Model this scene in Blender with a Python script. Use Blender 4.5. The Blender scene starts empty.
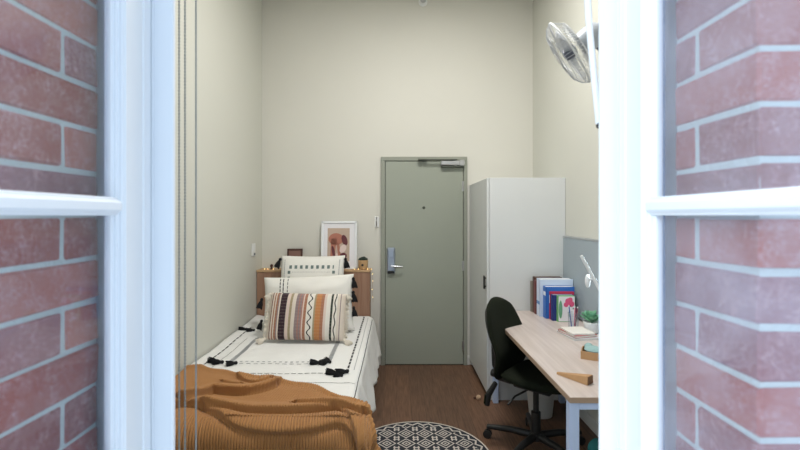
import bpy, bmesh, math, random
from mathutils import Vector, Matrix, noise
random.seed(7)
S = bpy.context.scene
COL = S.collection
R = math.radians

# ------------------------------------------------------------------ materials
def mat(name, base=(.8,.8,.8), rough=.5, metal=0., bump=None, bscale=200., var=None, vscale=8., sheen=0., emis=None, estr=0., spec=.5, coat=0.):
    m = bpy.data.materials.new(name); m.use_nodes = True
    nt = m.node_tree; b = nt.nodes['Principled BSDF']
    b.inputs['Base Color'].default_value = (*base, 1)
    b.inputs['Roughness'].default_value = rough
    b.inputs['Metallic'].default_value = metal
    b.inputs['Specular IOR Level'].default_value = spec
    b.inputs['Sheen Weight'].default_value = sheen
    b.inputs['Coat Weight'].default_value = coat
    if emis:
        b.inputs['Emission Color'].default_value = (*emis, 1)
        b.inputs['Emission Strength'].default_value = estr
    tc = nt.nodes.new('ShaderNodeTexCoord')
    if var is not None:
        n = nt.nodes.new('ShaderNodeTexNoise'); n.inputs['Scale'].default_value = vscale
        n.inputs['Detail'].default_value = 4
        r = nt.nodes.new('ShaderNodeMix'); r.data_type = 'RGBA'
        r.inputs[6].default_value = (*base, 1); r.inputs[7].default_value = (*var, 1)
        nt.links.new(tc.outputs['Object'], n.inputs['Vector'])
        nt.links.new(n.outputs['Fac'], r.inputs[0])
        nt.links.new(r.outputs[2], b.inputs['Base Color'])
    if bump:
        n = nt.nodes.new('ShaderNodeTexNoise'); n.inputs['Scale'].default_value = bscale
        n.inputs['Detail'].default_value = 3
        bp = nt.nodes.new('ShaderNodeBump'); bp.inputs['Strength'].default_value = bump
        bp.inputs['Distance'].default_value = .01
        nt.links.new(tc.outputs['Object'], n.inputs['Vector'])
        nt.links.new(n.outputs['Fac'], bp.inputs['Height'])
        nt.links.new(bp.outputs[0], b.inputs['Normal'])
    return m

class NT:
    """small helper for node maths"""
    def __init__(s, m): s.t = m.node_tree; s.b = s.t.nodes['Principled BSDF']
    def n(s, k): return s.t.nodes.new(k)
    def put(s, v, i):
        if isinstance(v, (int, float)): i.default_value = v
        else: s.t.links.new(v, i)
    def m(s, op, a, b=0., c=0.):
        x = s.n('ShaderNodeMath'); x.operation = op
        s.put(a, x.inputs[0]); s.put(b, x.inputs[1]); s.put(c, x.inputs[2]); return x.outputs[0]
    def xyz(s, kind='Object'):
        tc = s.n('ShaderNodeTexCoord'); q = s.n('ShaderNodeSeparateXYZ')
        s.t.links.new(tc.outputs[kind], q.inputs[0]); return q.outputs[0], q.outputs[1], q.outputs[2]
    def mix(s, f, a, b):
        r = s.n('ShaderNodeMix'); r.data_type = 'RGBA'; s.put(f, r.inputs[0])
        for v, i in ((a, r.inputs[6]), (b, r.inputs[7])):
            if isinstance(v, tuple): i.default_value = (*v, 1)
            else: s.t.links.new(v, i)
        return r.outputs[2]
    def color(s, c): s.t.links.new(c, s.b.inputs['Base Color'])

M = {}
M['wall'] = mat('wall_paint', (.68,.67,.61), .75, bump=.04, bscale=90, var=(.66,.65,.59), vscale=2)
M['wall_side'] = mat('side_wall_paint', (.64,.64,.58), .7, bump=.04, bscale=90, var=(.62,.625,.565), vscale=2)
M['ceil'] = mat('ceiling_paint', (.72,.71,.66), .8)
M['skirt'] = mat('skirting_paint', (.72,.72,.68), .4)
M['frame'] = mat('white_gloss_paint', (.83,.85,.87), .35, bump=.03, bscale=30)
M['gap_shade'] = mat('blue_gap_shade', (.01,.16,.42), .5)  # gap shade and glass-edge reflection put into a flat blue
M['door'] = mat('sage_grey_door_paint', (.33,.355,.30), .42, var=(.315,.34,.28), vscale=1.5)
M['doorframe'] = mat('sage_grey_frame_paint', (.29,.305,.255), .4)
M['steel'] = mat('brushed_steel', (.55,.56,.58), .3, 1., bump=.02)
M['darksteel'] = mat('dark_steel', (.10,.11,.09), .4, .6)
M['bluesteel'] = mat('satin_steel_plate', (.36,.40,.46), .35, .7)
M['wardrobe'] = mat('grey_white_laminate', (.66,.68,.68), .4, var=(.64,.66,.66), vscale=2)
M['black'] = mat('black_plastic', (.012,.012,.012), .45)
M['black_fabric'] = mat('black_green_fabric', (.006,.008,.005), .95, bump=.3, bscale=500, var=(.013,.017,.008), vscale=60, spec=.2)
M['deskleg'] = mat('blue_white_metal', (.50,.60,.80), .35)
M['white_plastic'] = mat('white_plastic', (.80,.81,.80), .35)
M['fan_plastic'] = mat('fan_grey_plastic', (.60,.62,.64), .4)
M['fan_dark'] = mat('fan_dark_plastic', (.10,.11,.15), .4)
M['bin'] = mat('grey_bin_plastic', (.60,.60,.58), .5)
M['cream'] = mat('cream_cotton', (.76,.70,.60), .95, bump=.5, bscale=250, sheen=.2)
M['pillow'] = mat('white_cotton', (.82,.81,.77), .95, bump=.25, bscale=120, sheen=.2, var=(.79,.77,.71), vscale=15)
M['quilt'] = mat('quilt_cotton', (.82,.82,.80), .95, bump=.35, bscale=90, sheen=.2, var=(.78,.78,.76), vscale=12)
M['tassel'] = mat('black_yarn', (.008,.008,.010), .95, bump=.6, bscale=300)
M['stitch'] = mat('charcoal_thread', (.030,.030,.035), .9)
M['grey_stitch'] = mat('grey_thread', (.36,.37,.38), .9)
M['green_stitch'] = mat('grey_green_thread', (.16,.21,.20), .9)
M['mattress'] = mat('mattress_ticking', (.72,.72,.72), .9)
M['warm'] = mat('warm_bulb', (1,.8,.4), .4, emis=(1,.62,.22), estr=5)
M['wire'] = mat('copper_wire', (.4,.25,.12), .4, .8)
M['artmat'] = mat('white_mount_card', (.80,.79,.82), .8)
M['printbg'] = mat('beige_print_paper', (.52,.40,.32), .8)
M['terracotta'] = mat('terracotta_ink', (.42,.17,.12), .8)
M['maroon'] = mat('dark_maroon_ink', (.13,.035,.045), .8)
M['blush'] = mat('pale_blush_ink', (.75,.60,.56), .8)
M['brownframe'] = mat('dark_brown_wood', (.075,.03,.022), .5)
M['brownpic'] = mat('brown_photo_paper', (.24,.13,.10), .6)
M['tanpot'] = mat('tan_ceramic', (.50,.32,.16), .5)
M['darkleaf'] = mat('dark_green_leaf', (.02,.035,.025), .6)
M['leaf'] = mat('fresh_green_leaf', (.08,.30,.14), .45, var=(.20,.42,.28), vscale=30)
M['paper'] = mat('paper_pages', (.80,.78,.72), .8)
M['lampwhite'] = mat('lamp_white', (.82,.84,.85), .3)
M['tealmat'] = mat('teal_foam', (.03,.22,.22), .7, bump=.2)
M['wedge'] = mat('tan_wood', (.50,.29,.13), .6, var=(.40,.22,.10), vscale=40)
M['wedge_end'] = mat('end_grain_wood', (.20,.10,.045), .7, var=(.12,.06,.03), vscale=120)
M['scrap'] = mat('pale_tan_scrap', (.55,.38,.25), .8)
M['pin'] = mat('grey_blue_felt', (.36,.42,.46), .95, bump=.4, bscale=400)
M['alu'] = mat('aluminium_trim', (.5,.52,.53), .4, .7)
M['tile_gap'] = mat('dark_gap', (.03,.03,.03), .8)
M['mortar'] = mat('lime_mortar', (.60,.64,.60), .95, bump=.5, bscale=120, var=(.45,.50,.48), vscale=25)
M['diff'] = mat('light_diffuser', (.9,.9,.9), .4, emis=(1,.90,.74), estr=6)

def wood(name, c1, c2, sx, sy, sz, rough=.5):
    m = mat(name, c1, rough); k = NT(m)
    tc = k.n('ShaderNodeTexCoord'); mp = k.n('ShaderNodeMapping'); mp.inputs['Scale'].default_value = (sx,sy,sz)
    n = k.n('ShaderNodeTexNoise'); n.inputs['Scale'].default_value = 1; n.inputs['Detail'].default_value = 5
    k.t.links.new(tc.outputs['Object'], mp.inputs[0]); k.t.links.new(mp.outputs[0], n.inputs['Vector'])
    cr = k.n('ShaderNodeValToRGB'); cr.color_ramp.elements[0].position=.35; cr.color_ramp.elements[1].position=.65
    cr.color_ramp.elements[0].color=(*c1,1); cr.color_ramp.elements[1].color=(*c2,1)
    k.t.links.new(n.outputs['Fac'], cr.inputs[0]); k.color(cr.outputs[0]); return m
M['bedwood'] = wood('brown_wood_veneer', (.30,.165,.105), (.38,.22,.145), 40, 40, 2.5)
M['shelfwood'] = wood('light_oak_edge', (.47,.30,.16), (.55,.36,.20), 4, 60, 60)
M['desktop'] = wood('pale_oak_laminate', (.52,.44,.40), (.61,.53,.49), 45, 2.5, 20, .38)
M['deskedge'] = mat('brown_edge_band', (.36,.25,.17), .6)

# floor: fine brown streaked planks
m = mat('brown_plank_floor', (.14,.08,.05), .55); M['floor'] = m; k = NT(m)
tc = k.n('ShaderNodeTexCoord')
mp = k.n('ShaderNodeMapping'); mp.inputs['Scale'].default_value = (75, 5, 1)
n = k.n('ShaderNodeTexNoise'); n.inputs['Scale'].default_value = 1; n.inputs['Detail'].default_value = 6; n.inputs['Roughness'].default_value=.7
k.t.links.new(tc.outputs['Object'], mp.inputs[0]); k.t.links.new(mp.outputs[0], n.inputs['Vector'])
cr = k.n('ShaderNodeValToRGB'); cr.color_ramp.elements[0].position=.3; cr.color_ramp.elements[1].position=.7
cr.color_ramp.elements[0].color=(.075,.038,.022,1); cr.color_ramp.elements[1].color=(.20,.110,.068,1)
k.t.links.new(n.outputs['Fac'], cr.inputs[0])
mp2 = k.n('ShaderNodeMapping'); mp2.inputs['Rotation'].default_value = (0,0,R(90))
br = k.n('ShaderNodeTexBrick'); br.inputs['Scale'].default_value = 1; br.inputs['Brick Width'].default_value = .9
br.inputs['Row Height'].default_value = .11; br.inputs['Mortar Size'].default_value = .0012
br.inputs['Color1'].default_value = (.85,.85,.85,1); br.inputs['Color2'].default_value = (1.1,1.05,1,1); br.inputs['Mortar'].default_value=(.45,.42,.4,1)
k.t.links.new(tc.outputs['Object'], mp2.inputs[0]); k.t.links.new(mp2.outputs[0], br.inputs['Vector'])
mx = k.n('ShaderNodeMix'); mx.data_type='RGBA'; mx.blend_type='MULTIPLY'; mx.inputs[0].default_value=1
k.t.links.new(cr.outputs[0], mx.inputs[6]); k.t.links.new(br.outputs['Color'], mx.inputs[7]); k.color(mx.outputs[2])

# brick: colour varies from brick to brick
m = mat('red_clay_brick', (.3,.1,.07), .85); M['brick'] = m; k = NT(m)
at = k.n('ShaderNodeAttribute'); at.attribute_name = 'rnd'
cr = k.n('ShaderNodeValToRGB'); e = cr.color_ramp.elements
e[0].position=0; e[0].color=(.22,.048,.042,1); e[1].position=1; e[1].color=(.50,.14,.09,1)
x = e.new(.5); x.color=(.42,.085,.05,1); x = e.new(.8); x.color=(.24,.09,.11,1)
k.t.links.new(at.outputs['Fac'], cr.inputs[0])
tc = k.n('ShaderNodeTexCoord'); n = k.n('ShaderNodeTexNoise'); n.inputs['Scale'].default_value = 28; n.inputs['Detail'].default_value=8; n.inputs['Roughness'].default_value=.7
k.t.links.new(tc.outputs['Object'], n.inputs['Vector'])
n2 = k.n('ShaderNodeTexNoise'); n2.inputs['Scale'].default_value = 130; n2.inputs['Detail'].default_value=6; n2.inputs['Roughness'].default_value=.8
k.t.links.new(tc.outputs['Object'], n2.inputs['Vector'])
f = k.m('ADD', k.m('MULTIPLY', k.m('SUBTRACT', n.outputs['Fac'], .47), 2.4), k.m('MULTIPLY', k.m('SUBTRACT', n2.outputs['Fac'], .5), 3.2)); cl = k.n('ShaderNodeClamp'); k.put(f, cl.inputs[0])
k.color(k.mix(cl.outputs[0], cr.outputs[0], (.55,.33,.33)))
bp = k.n('ShaderNodeBump'); bp.inputs['Strength'].default_value=.8; bp.inputs['Distance'].default_value=.004
k.t.links.new(n2.outputs['Fac'], bp.inputs['Height']); k.t.links.new(bp.outputs[0], k.b.inputs['Normal'])

# glass panes, slightly dusty, right one with reflection haze painted in
def glassmat(name, dust_haze, col=(.75,.8,.85)):
    m = bpy.data.materials.new(name); m.use_nodes = True; t = m.node_tree; t.nodes.clear()
    o = t.nodes.new('ShaderNodeOutputMaterial'); tr = t.nodes.new('ShaderNodeBsdfTransparent'); gl = t.nodes.new('ShaderNodeBsdfGlossy')
    tr.inputs[0].default_value=(.96,.98,1,1); gl.inputs['Roughness'].default_value=.03
    df = t.nodes.new('ShaderNodeBsdfDiffuse'); df.inputs[0].default_value=(*col,1)
    lw = t.nodes.new('ShaderNodeLayerWeight'); lw.inputs[0].default_value=.5
    pw = t.nodes.new('ShaderNodeMath'); pw.operation='POWER'; pw.inputs[1].default_value=5; t.links.new(lw.outputs['Facing'], pw.inputs[0])
    fr = t.nodes.new('ShaderNodeMath'); fr.operation='MULTIPLY_ADD'; fr.inputs[1].default_value=.96; fr.inputs[2].default_value=.04; t.links.new(pw.outputs[0], fr.inputs[0])
    a = t.nodes.new('ShaderNodeMixShader'); b = t.nodes.new('ShaderNodeMixShader')
    tc = t.nodes.new('ShaderNodeTexCoord'); n = t.nodes.new('ShaderNodeTexNoise'); n.inputs['Scale'].default_value=9; n.inputs['Detail'].default_value=8
    t.links.new(tc.outputs['Object'], n.inputs['Vector'])
    mu = t.nodes.new('ShaderNodeMath'); mu.operation='MULTIPLY'; mu.inputs[1].default_value=dust_haze*2
    t.links.new(n.outputs['Fac'], mu.inputs[0]); t.links.new(mu.outputs[0], a.inputs[0])
    t.links.new(tr.outputs[0], a.inputs[1]); t.links.new(df.outputs[0], a.inputs[2])
    t.links.new(fr.outputs[0], b.inputs[0]); t.links.new(a.outputs[0], b.inputs[1]); t.links.new(gl.outputs[0], b.inputs[2])
    t.links.new(b.outputs[0], o.inputs[0]); return m
M['glass'] = glassmat('dusty_window_glass', .045)
M['glass_right'] = glassmat('dusty_hazed_glass', .125, (.82,.80,.92))  # extra lavender diffuse paints bright reflection haze over the dust
M['jar'] = glassmat('clear_jar_glass', .08)

# lumbar cushion weave
m = mat('striped_weave', (.7,.6,.5), .95, bump=.6, bscale=220); M['stripes'] = m; k = NT(m)
X, Y, Z = k.xyz('Object'); u = k.m('ADD', k.m('DIVIDE', X, .60), .5)
cr = k.n('ShaderNodeValToRGB'); cr.color_ramp.interpolation='CONSTANT'
CR=(.72,.64,.55); BR=(.22,.12,.09); RU=(.38,.17,.10); PL=(.035,.014,.022); PK=(.70,.57,.50); TN=(.36,.29,.17); GP=(.28,.21,.21); RO=(.40,.20,.16); WH=(.78,.74,.67); OR=(.52,.22,.08); GR=(.025,.035,.025)
st=[(0,CR),(.03,BR),(.045,CR),(.065,RU),(.08,CR),(.095,RU),(.12,GP),(.135,CR),(.155,PL),(.24,PK),(.285,TN),(.315,CR),(.36,GP),(.40,RO),(.415,GP),(.44,RO),(.455,PK),(.47,RU),(.505,WH),(.60,TN),(.625,OR),(.69,RU),(.73,PK),(.76,WH),(.815,GR),(.84,WH),(.90,CR),(.93,GP),(.945,CR)]
e = cr.color_ramp.elements; e[0].position=0; e[0].color=(*st[0][1],1); e[1].position=st[1][0]; e[1].color=(*st[1][1],1)
for p_, c_ in st[2:]:
    q = e.new(p_); q.color=(*c_,1)
k.put(u, cr.inputs[0])
def wig(u0, amp, w, fz):
    s = k.m('MULTIPLY', k.m('SINE', k.m('MULTIPLY', Z, fz)), amp)
    return k.m('LESS_THAN', k.m('ABSOLUTE', k.m('SUBTRACT', k.m('SUBTRACT', u, u0), s)), w)
c1 = k.mix(wig(.552,.020,.0085,85), cr.outputs[0], (.02,.022,.025))
c2 = k.mix(wig(.875,.008,.007,60), c1, (.03,.035,.03))
dash = k.m('MULTIPLY', k.m('GREATER_THAN', k.m('SINE', k.m('MULTIPLY', Z, 260)), .1), k.m('GREATER_THAN', k.m('SINE', k.m('MULTIPLY', u, 330)), .3))
c3 = k.mix(k.m('MULTIPLY', dash, .13), c2, CR)
k.color(c3)

# round rug
m = mat('rug_weave', (.8,.8,.8), .95, bump=.5, bscale=300); M['rug'] = m; k = NT(m)
X, Y, Z = k.xyz('Object')
def lattice(sc, ox, oy):
    a = k.m('FRACT', k.m('ADD', k.m('MULTIPLY', X, sc), ox)); b = k.m('FRACT', k.m('ADD', k.m('MULTIPLY', Y, sc), oy))
    return k.m('ADD', k.m('ABSOLUTE', k.m('SUBTRACT', a, .5)), k.m('ABSOLUTE', k.m('SUBTRACT', b, .5))), a, b
d, a, b = lattice(7.2, 50.1, 50.3)
def band(v, lo, hi): return k.m('MULTIPLY', k.m('GREATER_THAN', v, lo), k.m('LESS_THAN', v, hi))
w1 = k.m('MAXIMUM', k.m('LESS_THAN', d, .07), band(d, .17, .26))
w2 = k.m('MAXIMUM', w1, band(d, .40, .49))
# stepped hooks at the corners of each cell
aa = k.m('ABSOLUTE', k.m('SUBTRACT', a, .5)); bb = k.m('ABSOLUTE', k.m('SUBTRACT', b, .5))
hk = k.m('MAXIMUM', k.m('MULTIPLY', band(aa,.36,.43), k.m('GREATER_THAN', bb,.26)), k.m('MULTIPLY', band(bb,.36,.43), k.m('GREATER_THAN', aa,.33)))
w3 = k.m('MAXIMUM', w2, hk)
r = k.m('SQRT', k.m('ADD', k.m('MULTIPLY', X, X), k.m('MULTIPLY', Y, Y)))
ang = k.m('ARCTAN2', Y, X)
zig = k.m('ADD', .435, k.m('MULTIPLY', k.m('PINGPONG', k.m('MULTIPLY', ang, 11), 1.), .03))
bord = k.m('MAXIMUM', k.m('LESS_THAN', k.m('ABSOLUTE', k.m('SUBTRACT', r, zig)), .008), k.m('GREATER_THAN', r, .482))
inb = k.m('GREATER_THAN', r, .425)
full = k.m('ADD', k.m('MULTIPLY', w3, k.m('SUBTRACT', 1., inb)), k.m('MULTIPLY', bord, inb))
cl = k.n('ShaderNodeClamp'); k.put(full, cl.inputs[0])
k.color(k.mix(cl.outputs[0], (.022,.026,.036), (.62,.58,.53)))

# ochre knitted throw
M['throw'] = mat('caramel_knit', (.45,.228,.085), .95, bump=.35, bscale=350, sheen=.15, var=(.39,.185,.065), vscale=25, spec=.15)

def cmat(name, c, rough=.5): 
    if name not in M: M[name] = mat(name, c, rough)
    return M[name]

# ------------------------------------------------------------------ mesh builder
class MB:
    def __init__(s): s.v=[]; s.f=[]; s.r=[]; s.mi=[]
    def _add(s, vs, fs, rnd=0., mi=0):
        o=len(s.v); s.v+= [tuple(v) for v in vs]; s.f += [tuple(i+o for i in f) for f in fs]; s.r += [rnd]*len(fs); s.mi += [mi]*len(fs); return s
    def box(s, lo, hi, b=.002, rnd=0., mi=0, mt=None):
        lo=Vector(lo); hi=Vector(hi); c=(lo+hi)/2; h=(hi-lo)/2
        b=min(b, min(h)*.9); vs=[]; idx={}
        for sx in (-1,1):
            for sy in (-1,1):
                for sz in (-1,1):
                    sg=(sx,sy,sz)
                    for ax in range(3):
                        p=[c[i]+sg[i]*(h[i]-(0 if i==ax else b)) for i in range(3)]
                        idx[(sg,ax)]=len(vs); vs.append(Vector(p))
        fs=[]
        for ax in range(3):
            o=[i for i in range(3) if i!=ax]
            for sd in (-1,1):
                q=[]
                for a_,b_ in ((-1,-1),(1,-1),(1,1),(-1,1)):
                    sg=[0]*3; sg[ax]=sd; sg[o[0]]=a_; sg[o[1]]=b_; q.append(idx[(tuple(sg),ax)])
                fs.append(q)
        for ax in range(3):
            o=[i for i in range(3) if i!=ax]
            for a_ in (-1,1):
                for b_ in (-1,1):
                    g1=[0]*3; g1[ax]=-1; g1[o[0]]=a_; g1[o[1]]=b_; g2=list(g1); g2[ax]=1
                    fs.append([idx[(tuple(g1),o[0])], idx[(tuple(g2),o[0])], idx[(tuple(g2),o[1])], idx[(tuple(g1),o[1])]])
        for sx in (-1,1):
            for sy in (-1,1):
                for sz in (-1,1): fs.append([idx[((sx,sy,sz),a_)] for a_ in range(3)])
        if mt: vs=[mt@v for v in vs]
        return s._add(vs, fs, rnd, mi)
    def tube(s, pts, rad, n=10, cap=True, mi=0):
        pts=[Vector(p) for p in pts]; rads = rad if isinstance(rad,(list,tuple)) else [rad]*len(pts)
        vs=[]; fs=[]; up=None
        for i,p in enumerate(pts):
            t=(pts[min(i+1,len(pts)-1)]-pts[max(i-1,0)]).normalized()
            if up is None:
                up = Vector((0,0,1)) if abs(t.z)<.9 else Vector((1,0,0))
            a=t.cross(up).normalized(); bb=a.cross(t).normalized(); up=bb
            for j in range(n):
                th=2*math.pi*j/n; vs.append(p+(a*math.cos(th)+bb*math.sin(th))*rads[i])
        for i in range(len(pts)-1):
            for j in range(n): fs.append((i*n+j, i*n+(j+1)%n, (i+1)*n+(j+1)%n, (i+1)*n+j))
        if cap: fs.append(tuple(range(n))); fs.append(tuple((len(pts)-1)*n+j for j in range(n)))
        return s._add(vs, fs, 0, mi)
    def lathe(s, prof, n=24, mt=None, mi=0, cap=True):
        vs=[]; fs=[]
        for (r_,z_) in prof:
            for j in range(n):
                th=2*math.pi*j/n; v=Vector((r_*math.cos(th), r_*math.sin(th), z_)); vs.append(mt@v if mt else v)
        L=len(prof)
        for i in range(L-1):
            for j in range(n): fs.append((i*n+j, i*n+(j+1)%n, (i+1)*n+(j+1)%n, (i+1)*n+j))
        if cap: fs.append(tuple(range(n))); fs.append(tuple((L-1)*n+j for j in range(n)))
        return s._add(vs, fs, 0, mi)
    def ball(s, c, r_, n=10, sc=(1,1,1), mt=None, mi=0):
        prof=[]; vs=[]; fs=[]; L=max(5,n//2+1)
        for i in range(L):
            a=math.pi*i/(L-1)
            for j in range(n):
                th=2*math.pi*j/n; rr=max(math.sin(a),.02)
                v=Vector((rr*math.cos(th)*r_*sc[0], rr*math.sin(th)*r_*sc[1], -math.cos(a)*r_*sc[2]))
                if mt: v=mt@v
                vs.append(v+Vector(c))
        for i in range(L-1):
            for j in range(n): fs.append((i*n+j, i*n+(j+1)%n, (i+1)*n+(j+1)%n, (i+1)*n+j))
        fs.append(tuple(range(n))); fs.append(tuple((L-1)*n+j for j in range(n)))
        return s._add(vs, fs, 0, mi)
    def poly(s, pts, d, mi=0):
        """prism: polygon pts (3-D) extruded by vector d"""
        n=len(pts); d=Vector(d); vs=[Vector(p) for p in pts]+[Vector(p)+d for p in pts]
        fs=[tuple(range(n)), tuple(range(2*n-1,n-1,-1))]+[(i,(i+1)%n,n+(i+1)%n,n+i) for i in range(n)]
        return s._add(vs, fs, 0, mi)
    def grid(s, P, mi=0):
        nu=len(P); nv=len(P[0]); vs=[p for row in P for p in row]
        fs=[(i*nv+j,(i+1)*nv+j,(i+1)*nv+j+1,i*nv+j+1) for i in range(nu-1) for j in range(nv-1)]
        return s._add(vs, fs, 0, mi)
    def build(s, name, m, parent=None, smooth=False, rnd=False, loc=None, nrm=True):
        me=bpy.data.meshes.new(name); me.from_pydata([tuple(v) for v in s.v], [], s.f)
        ms = m if isinstance(m,(list,tuple)) else [m]
        for x_ in ms: me.materials.append(x_)
        me.polygons.foreach_set('material_index', s.mi)
        if rnd:
            a=me.attributes.new('rnd','FLOAT','FACE'); a.data.foreach_set('value', s.r)
        if nrm:
            b=bmesh.new(); b.from_mesh(me); bmesh.ops.recalc_face_normals(b, faces=b.faces); b.to_mesh(me); b.free()
        if smooth:
            me.polygons.foreach_set('use_smooth',[True]*len(me.polygons))
            try: me.set_sharp_from_angle(angle=R(40))
            except Exception: pass
        me.update()
        o=bpy.data.objects.new(name, me); COL.objects.link(o)
        if parent is not None: o.parent=parent
        if loc: o.location=loc
        return o

def tag(o, label=None, cat=None, group=None, kind=None):
    if label: o['label']=label
    if cat: o['category']=cat
    if group: o['group']=group
    if kind: o['kind']=kind
    return o
def thing(name, loc, label, cat, group=None, rz=0, kind=None):
    o=bpy.data.objects.new(name, None); COL.objects.link(o); o.location=loc; o.rotation_euler=(0,0,rz); o.empty_display_size=.05
    return tag(o,label,cat,group,kind)
def struct(o): o['kind']='structure'; return o

# dimensions (metres; camera stands outside the window at the origin, looking along +Y)
XL, XR, YB, YF, H = -1.364, 1.374, 4.345, 1.0, 3.76

# ------------------------------------------------------------------ room shell
struct(MB().box((XL-.1,.97,-.1),(XR+.1,YB+.1,0),0).build('floor', M['floor']))
struct(MB().box((XL-.1,.97,H),(XR+.1,YB+.1,H+.1),0).build('ceiling', M['ceil']))
struct(MB().box((XL-.1,YB,0),(XR+.1,YB+.1,H),0).build('wall_back', M['wall']))
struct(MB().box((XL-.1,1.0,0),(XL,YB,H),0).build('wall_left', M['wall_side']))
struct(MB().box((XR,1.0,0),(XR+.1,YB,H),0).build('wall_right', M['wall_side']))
w=MB()
w.box((XL-.1,1.01,0),(-.57,1.07,H),0); w.box((.53,1.01,0),(XR+.1,1.07,H),0)
w.box((-.57,1.01,2.60),(.53,1.07,H),0); w.box((-.57,1.01,0),(.53,1.07,.46),0)
struct(w.build('wall_front', M['wall']))
struct(MB().box((.73-.022,YB-.014,0),(.7325-.001,YB,.09),.002).box((-.215,YB-.014,0),(-.168,YB,.09),.002).build('baseboard_back', M['skirt']))
struct(MB().box((XR-.012,1.0,0),(XR,3.49,.09),.002).build('baseboard_right', M['skirt']))
struct(MB().box((XL,1.0,0),(XL+.012,2.0,.09),.002).build('baseboard_left', M['skirt']))

# exterior brickwork, every brick bevelled
def brick_side(name, sgn, x0, yend):
    b=MB(); mo=MB()
    def bx(xa,xb,ya,yb,za,zb):
        lo=(min(sgn*xa,sgn*xb),ya,za); hi=(max(sgn*xa,sgn*xb),yb,zb); b.box(lo,hi,.004,random.random())
    for kx in range(-17,15):
        za=1.5+.086*kx+.0046; zb=1.5+.086*(kx+1)-.0046
        j=lambda: random.uniform(-.0012,.0012)
        if kx%2:
            bx(x0+j(),x0+.235,.655+j(),.790,za,zb); bx(x0+j(),x0+.105,.801,yend,za,zb); x=x0+.246
        else:
            bx(x0+j(),x0+.110,.655+j(),yend,za,zb); x=x0+.121
        while x<1.45:
            bx(x,min(x+.23,1.5),.655+j(),.76,za,zb); x+=.241
    xa,xb=sorted((sgn*(x0+.004),sgn*1.5))
    mo.box((xa,.659,.03),(xb,yend-.002,2.79),0)
    mo.box((xa,yend-.002,.03),(xb,.944,2.79),0) if False else None
    base=struct(mo.build(name, M['mortar']))
    b.v=[tuple(c_+.0016*random.uniform(-1,1) for c_ in v) for v in b.v]
    b.build('brick_courses', M['brick'], base, rnd=True)
    return base
brick_side('wall_outside_left', -1, .616, .888)
brick_side('wall_outside_right', 1, .552, .856)
def brick_band(name, za0, n):
    b=MB(); mo=MB()
    for i in range(n):
        za=za0+.086*i; x=-1.5+(.12 if i%2 else 0)
        while x<1.5:
            b.box((x,.655,za+.0055),(min(x+.23,1.5),.76,za+.0805),.0035,random.random()); x+=.241
    mo.box((-1.5,.659,za0),(1.5,.903,za0+.086*n),0)
    base=struct(mo.build(name, M['mortar'])); b.build('brick_courses', M['brick'], base, rnd=True)
brick_band('wall_outside_top', 2.79, 12)
w=MB(); w.box((-.614,.62,.38),(.550,.90,.455),.006)
struct(w.build('trim_1', M['frame']))     # stone sill

# ------------------------------------------------------------------ window_1 : frame and two open casements
win=bpy.data.objects.new('window_1',None); COL.objects.link(win); win.location=(0,.9,.46); struct(win)
def wbuild(mb,name,m,parent,**k):
    o=mb.build(name,m,parent,**k)
    return o
def shift(mb,d):
    mb.v=[(v[0]-d[0],v[1]-d[1],v[2]-d[2]) for v in mb.v]; return mb
W0=(0,.9,.46)
f=MB()
f.box((-.552,.970,.46),(-.506,.984,2.60),.003).box((-.552,.980,.46),(-.530,1.02,2.60),.002)
f.box((-.68,.930,.46),(-.592,1.01,2.60),.002).box((-.60,.968,.46),(-.55,1.01,2.60),.001)
f.box((.460,.970,.46),(.499,.984,2.60),.003).box((.484,.980,.46),(.499,1.02,2.60),.002)
f.box((.536,.930,.46),(.64,1.01,2.60),.002).box((.497,.968,.46),(.54,1.01,2.60),.001)
f.box((-.552,.970,2.555),(.499,1.02,2.60),.004).box((-.552,.970,.46),(.499,1.02,.497),.004)
f.box((-.590,1.01,.46),(-.565,1.085,2.60),.003).box((.518,1.01,.46),(.545,1.085,2.60),.003).box((-.575,1.01,2.56),(.535,1.085,2.61),.003)
wbuild(shift(f,W0),'window_frame',M['frame'],win)
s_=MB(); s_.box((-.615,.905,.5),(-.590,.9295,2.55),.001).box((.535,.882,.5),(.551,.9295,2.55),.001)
wbuild(shift(s_,W0),'gap_shade_strip',M['gap_shade'],win)  # added strips: the shaded rebate beside each sash, painted dark blue
def casement(sgn, x):
    """sash swung open square to the wall; x = distance of its room face from the axis"""
    f=MB()
    def bx(xa,xb,ya,yb,za,zb,b=.003):
        f.box((min(sgn*xa,sgn*xb),ya,za),(max(sgn*xa,sgn*xb),yb,zb),b)
    y0,y1=.352,.962
    for ya,yb in ((.862,y1),(y0,.44)):
        bx(x,x+.033,ya,yb,.50,2.55)
    bx(x+.008,x+.032,.857,.864,.52,2.53,.002); bx(x+.015,x+.031,.851,.860,.52,2.53,.002)
    bx(x-.0025,x+.01,.868,.873,.50,2.55,.0015); bx(x-.0025,x+.01,.930,.934,.50,2.55,.0015)
    for za,zb in ((.50,.555),(2.50,2.55)): bx(x,x+.033,y0,y1,za,zb)
    for zc in (1.012,1.519,2.026):
        bx(x,x+.034,.43,.866,zc-.013,zc+.013,.006); bx(x+.008,x+.03,.43,.86,zc-.018,zc+.018,.002)
    sash=wbuild(shift(f,W0),'casement_sash',M['frame'],win)
    g=MB(); g.box((min(sgn*(x+.021),sgn*(x+.025)),.435,.53),(max(sgn*(x+.021),sgn*(x+.025)),.853,2.52),0)
    wbuild(shift(g,W0),'glass_pane',M['glass'] if sgn<0 else M['glass_right'],sash)
    h=MB()
    for z in (.8,1.45,2.2): h.tube([(sgn*(x+.010),.966,z),(sgn*(x+.010),.966,z+.08)],.005,8)
    wbuild(shift(h,W0),'hinge',M['steel'],sash)
    return sash
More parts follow.
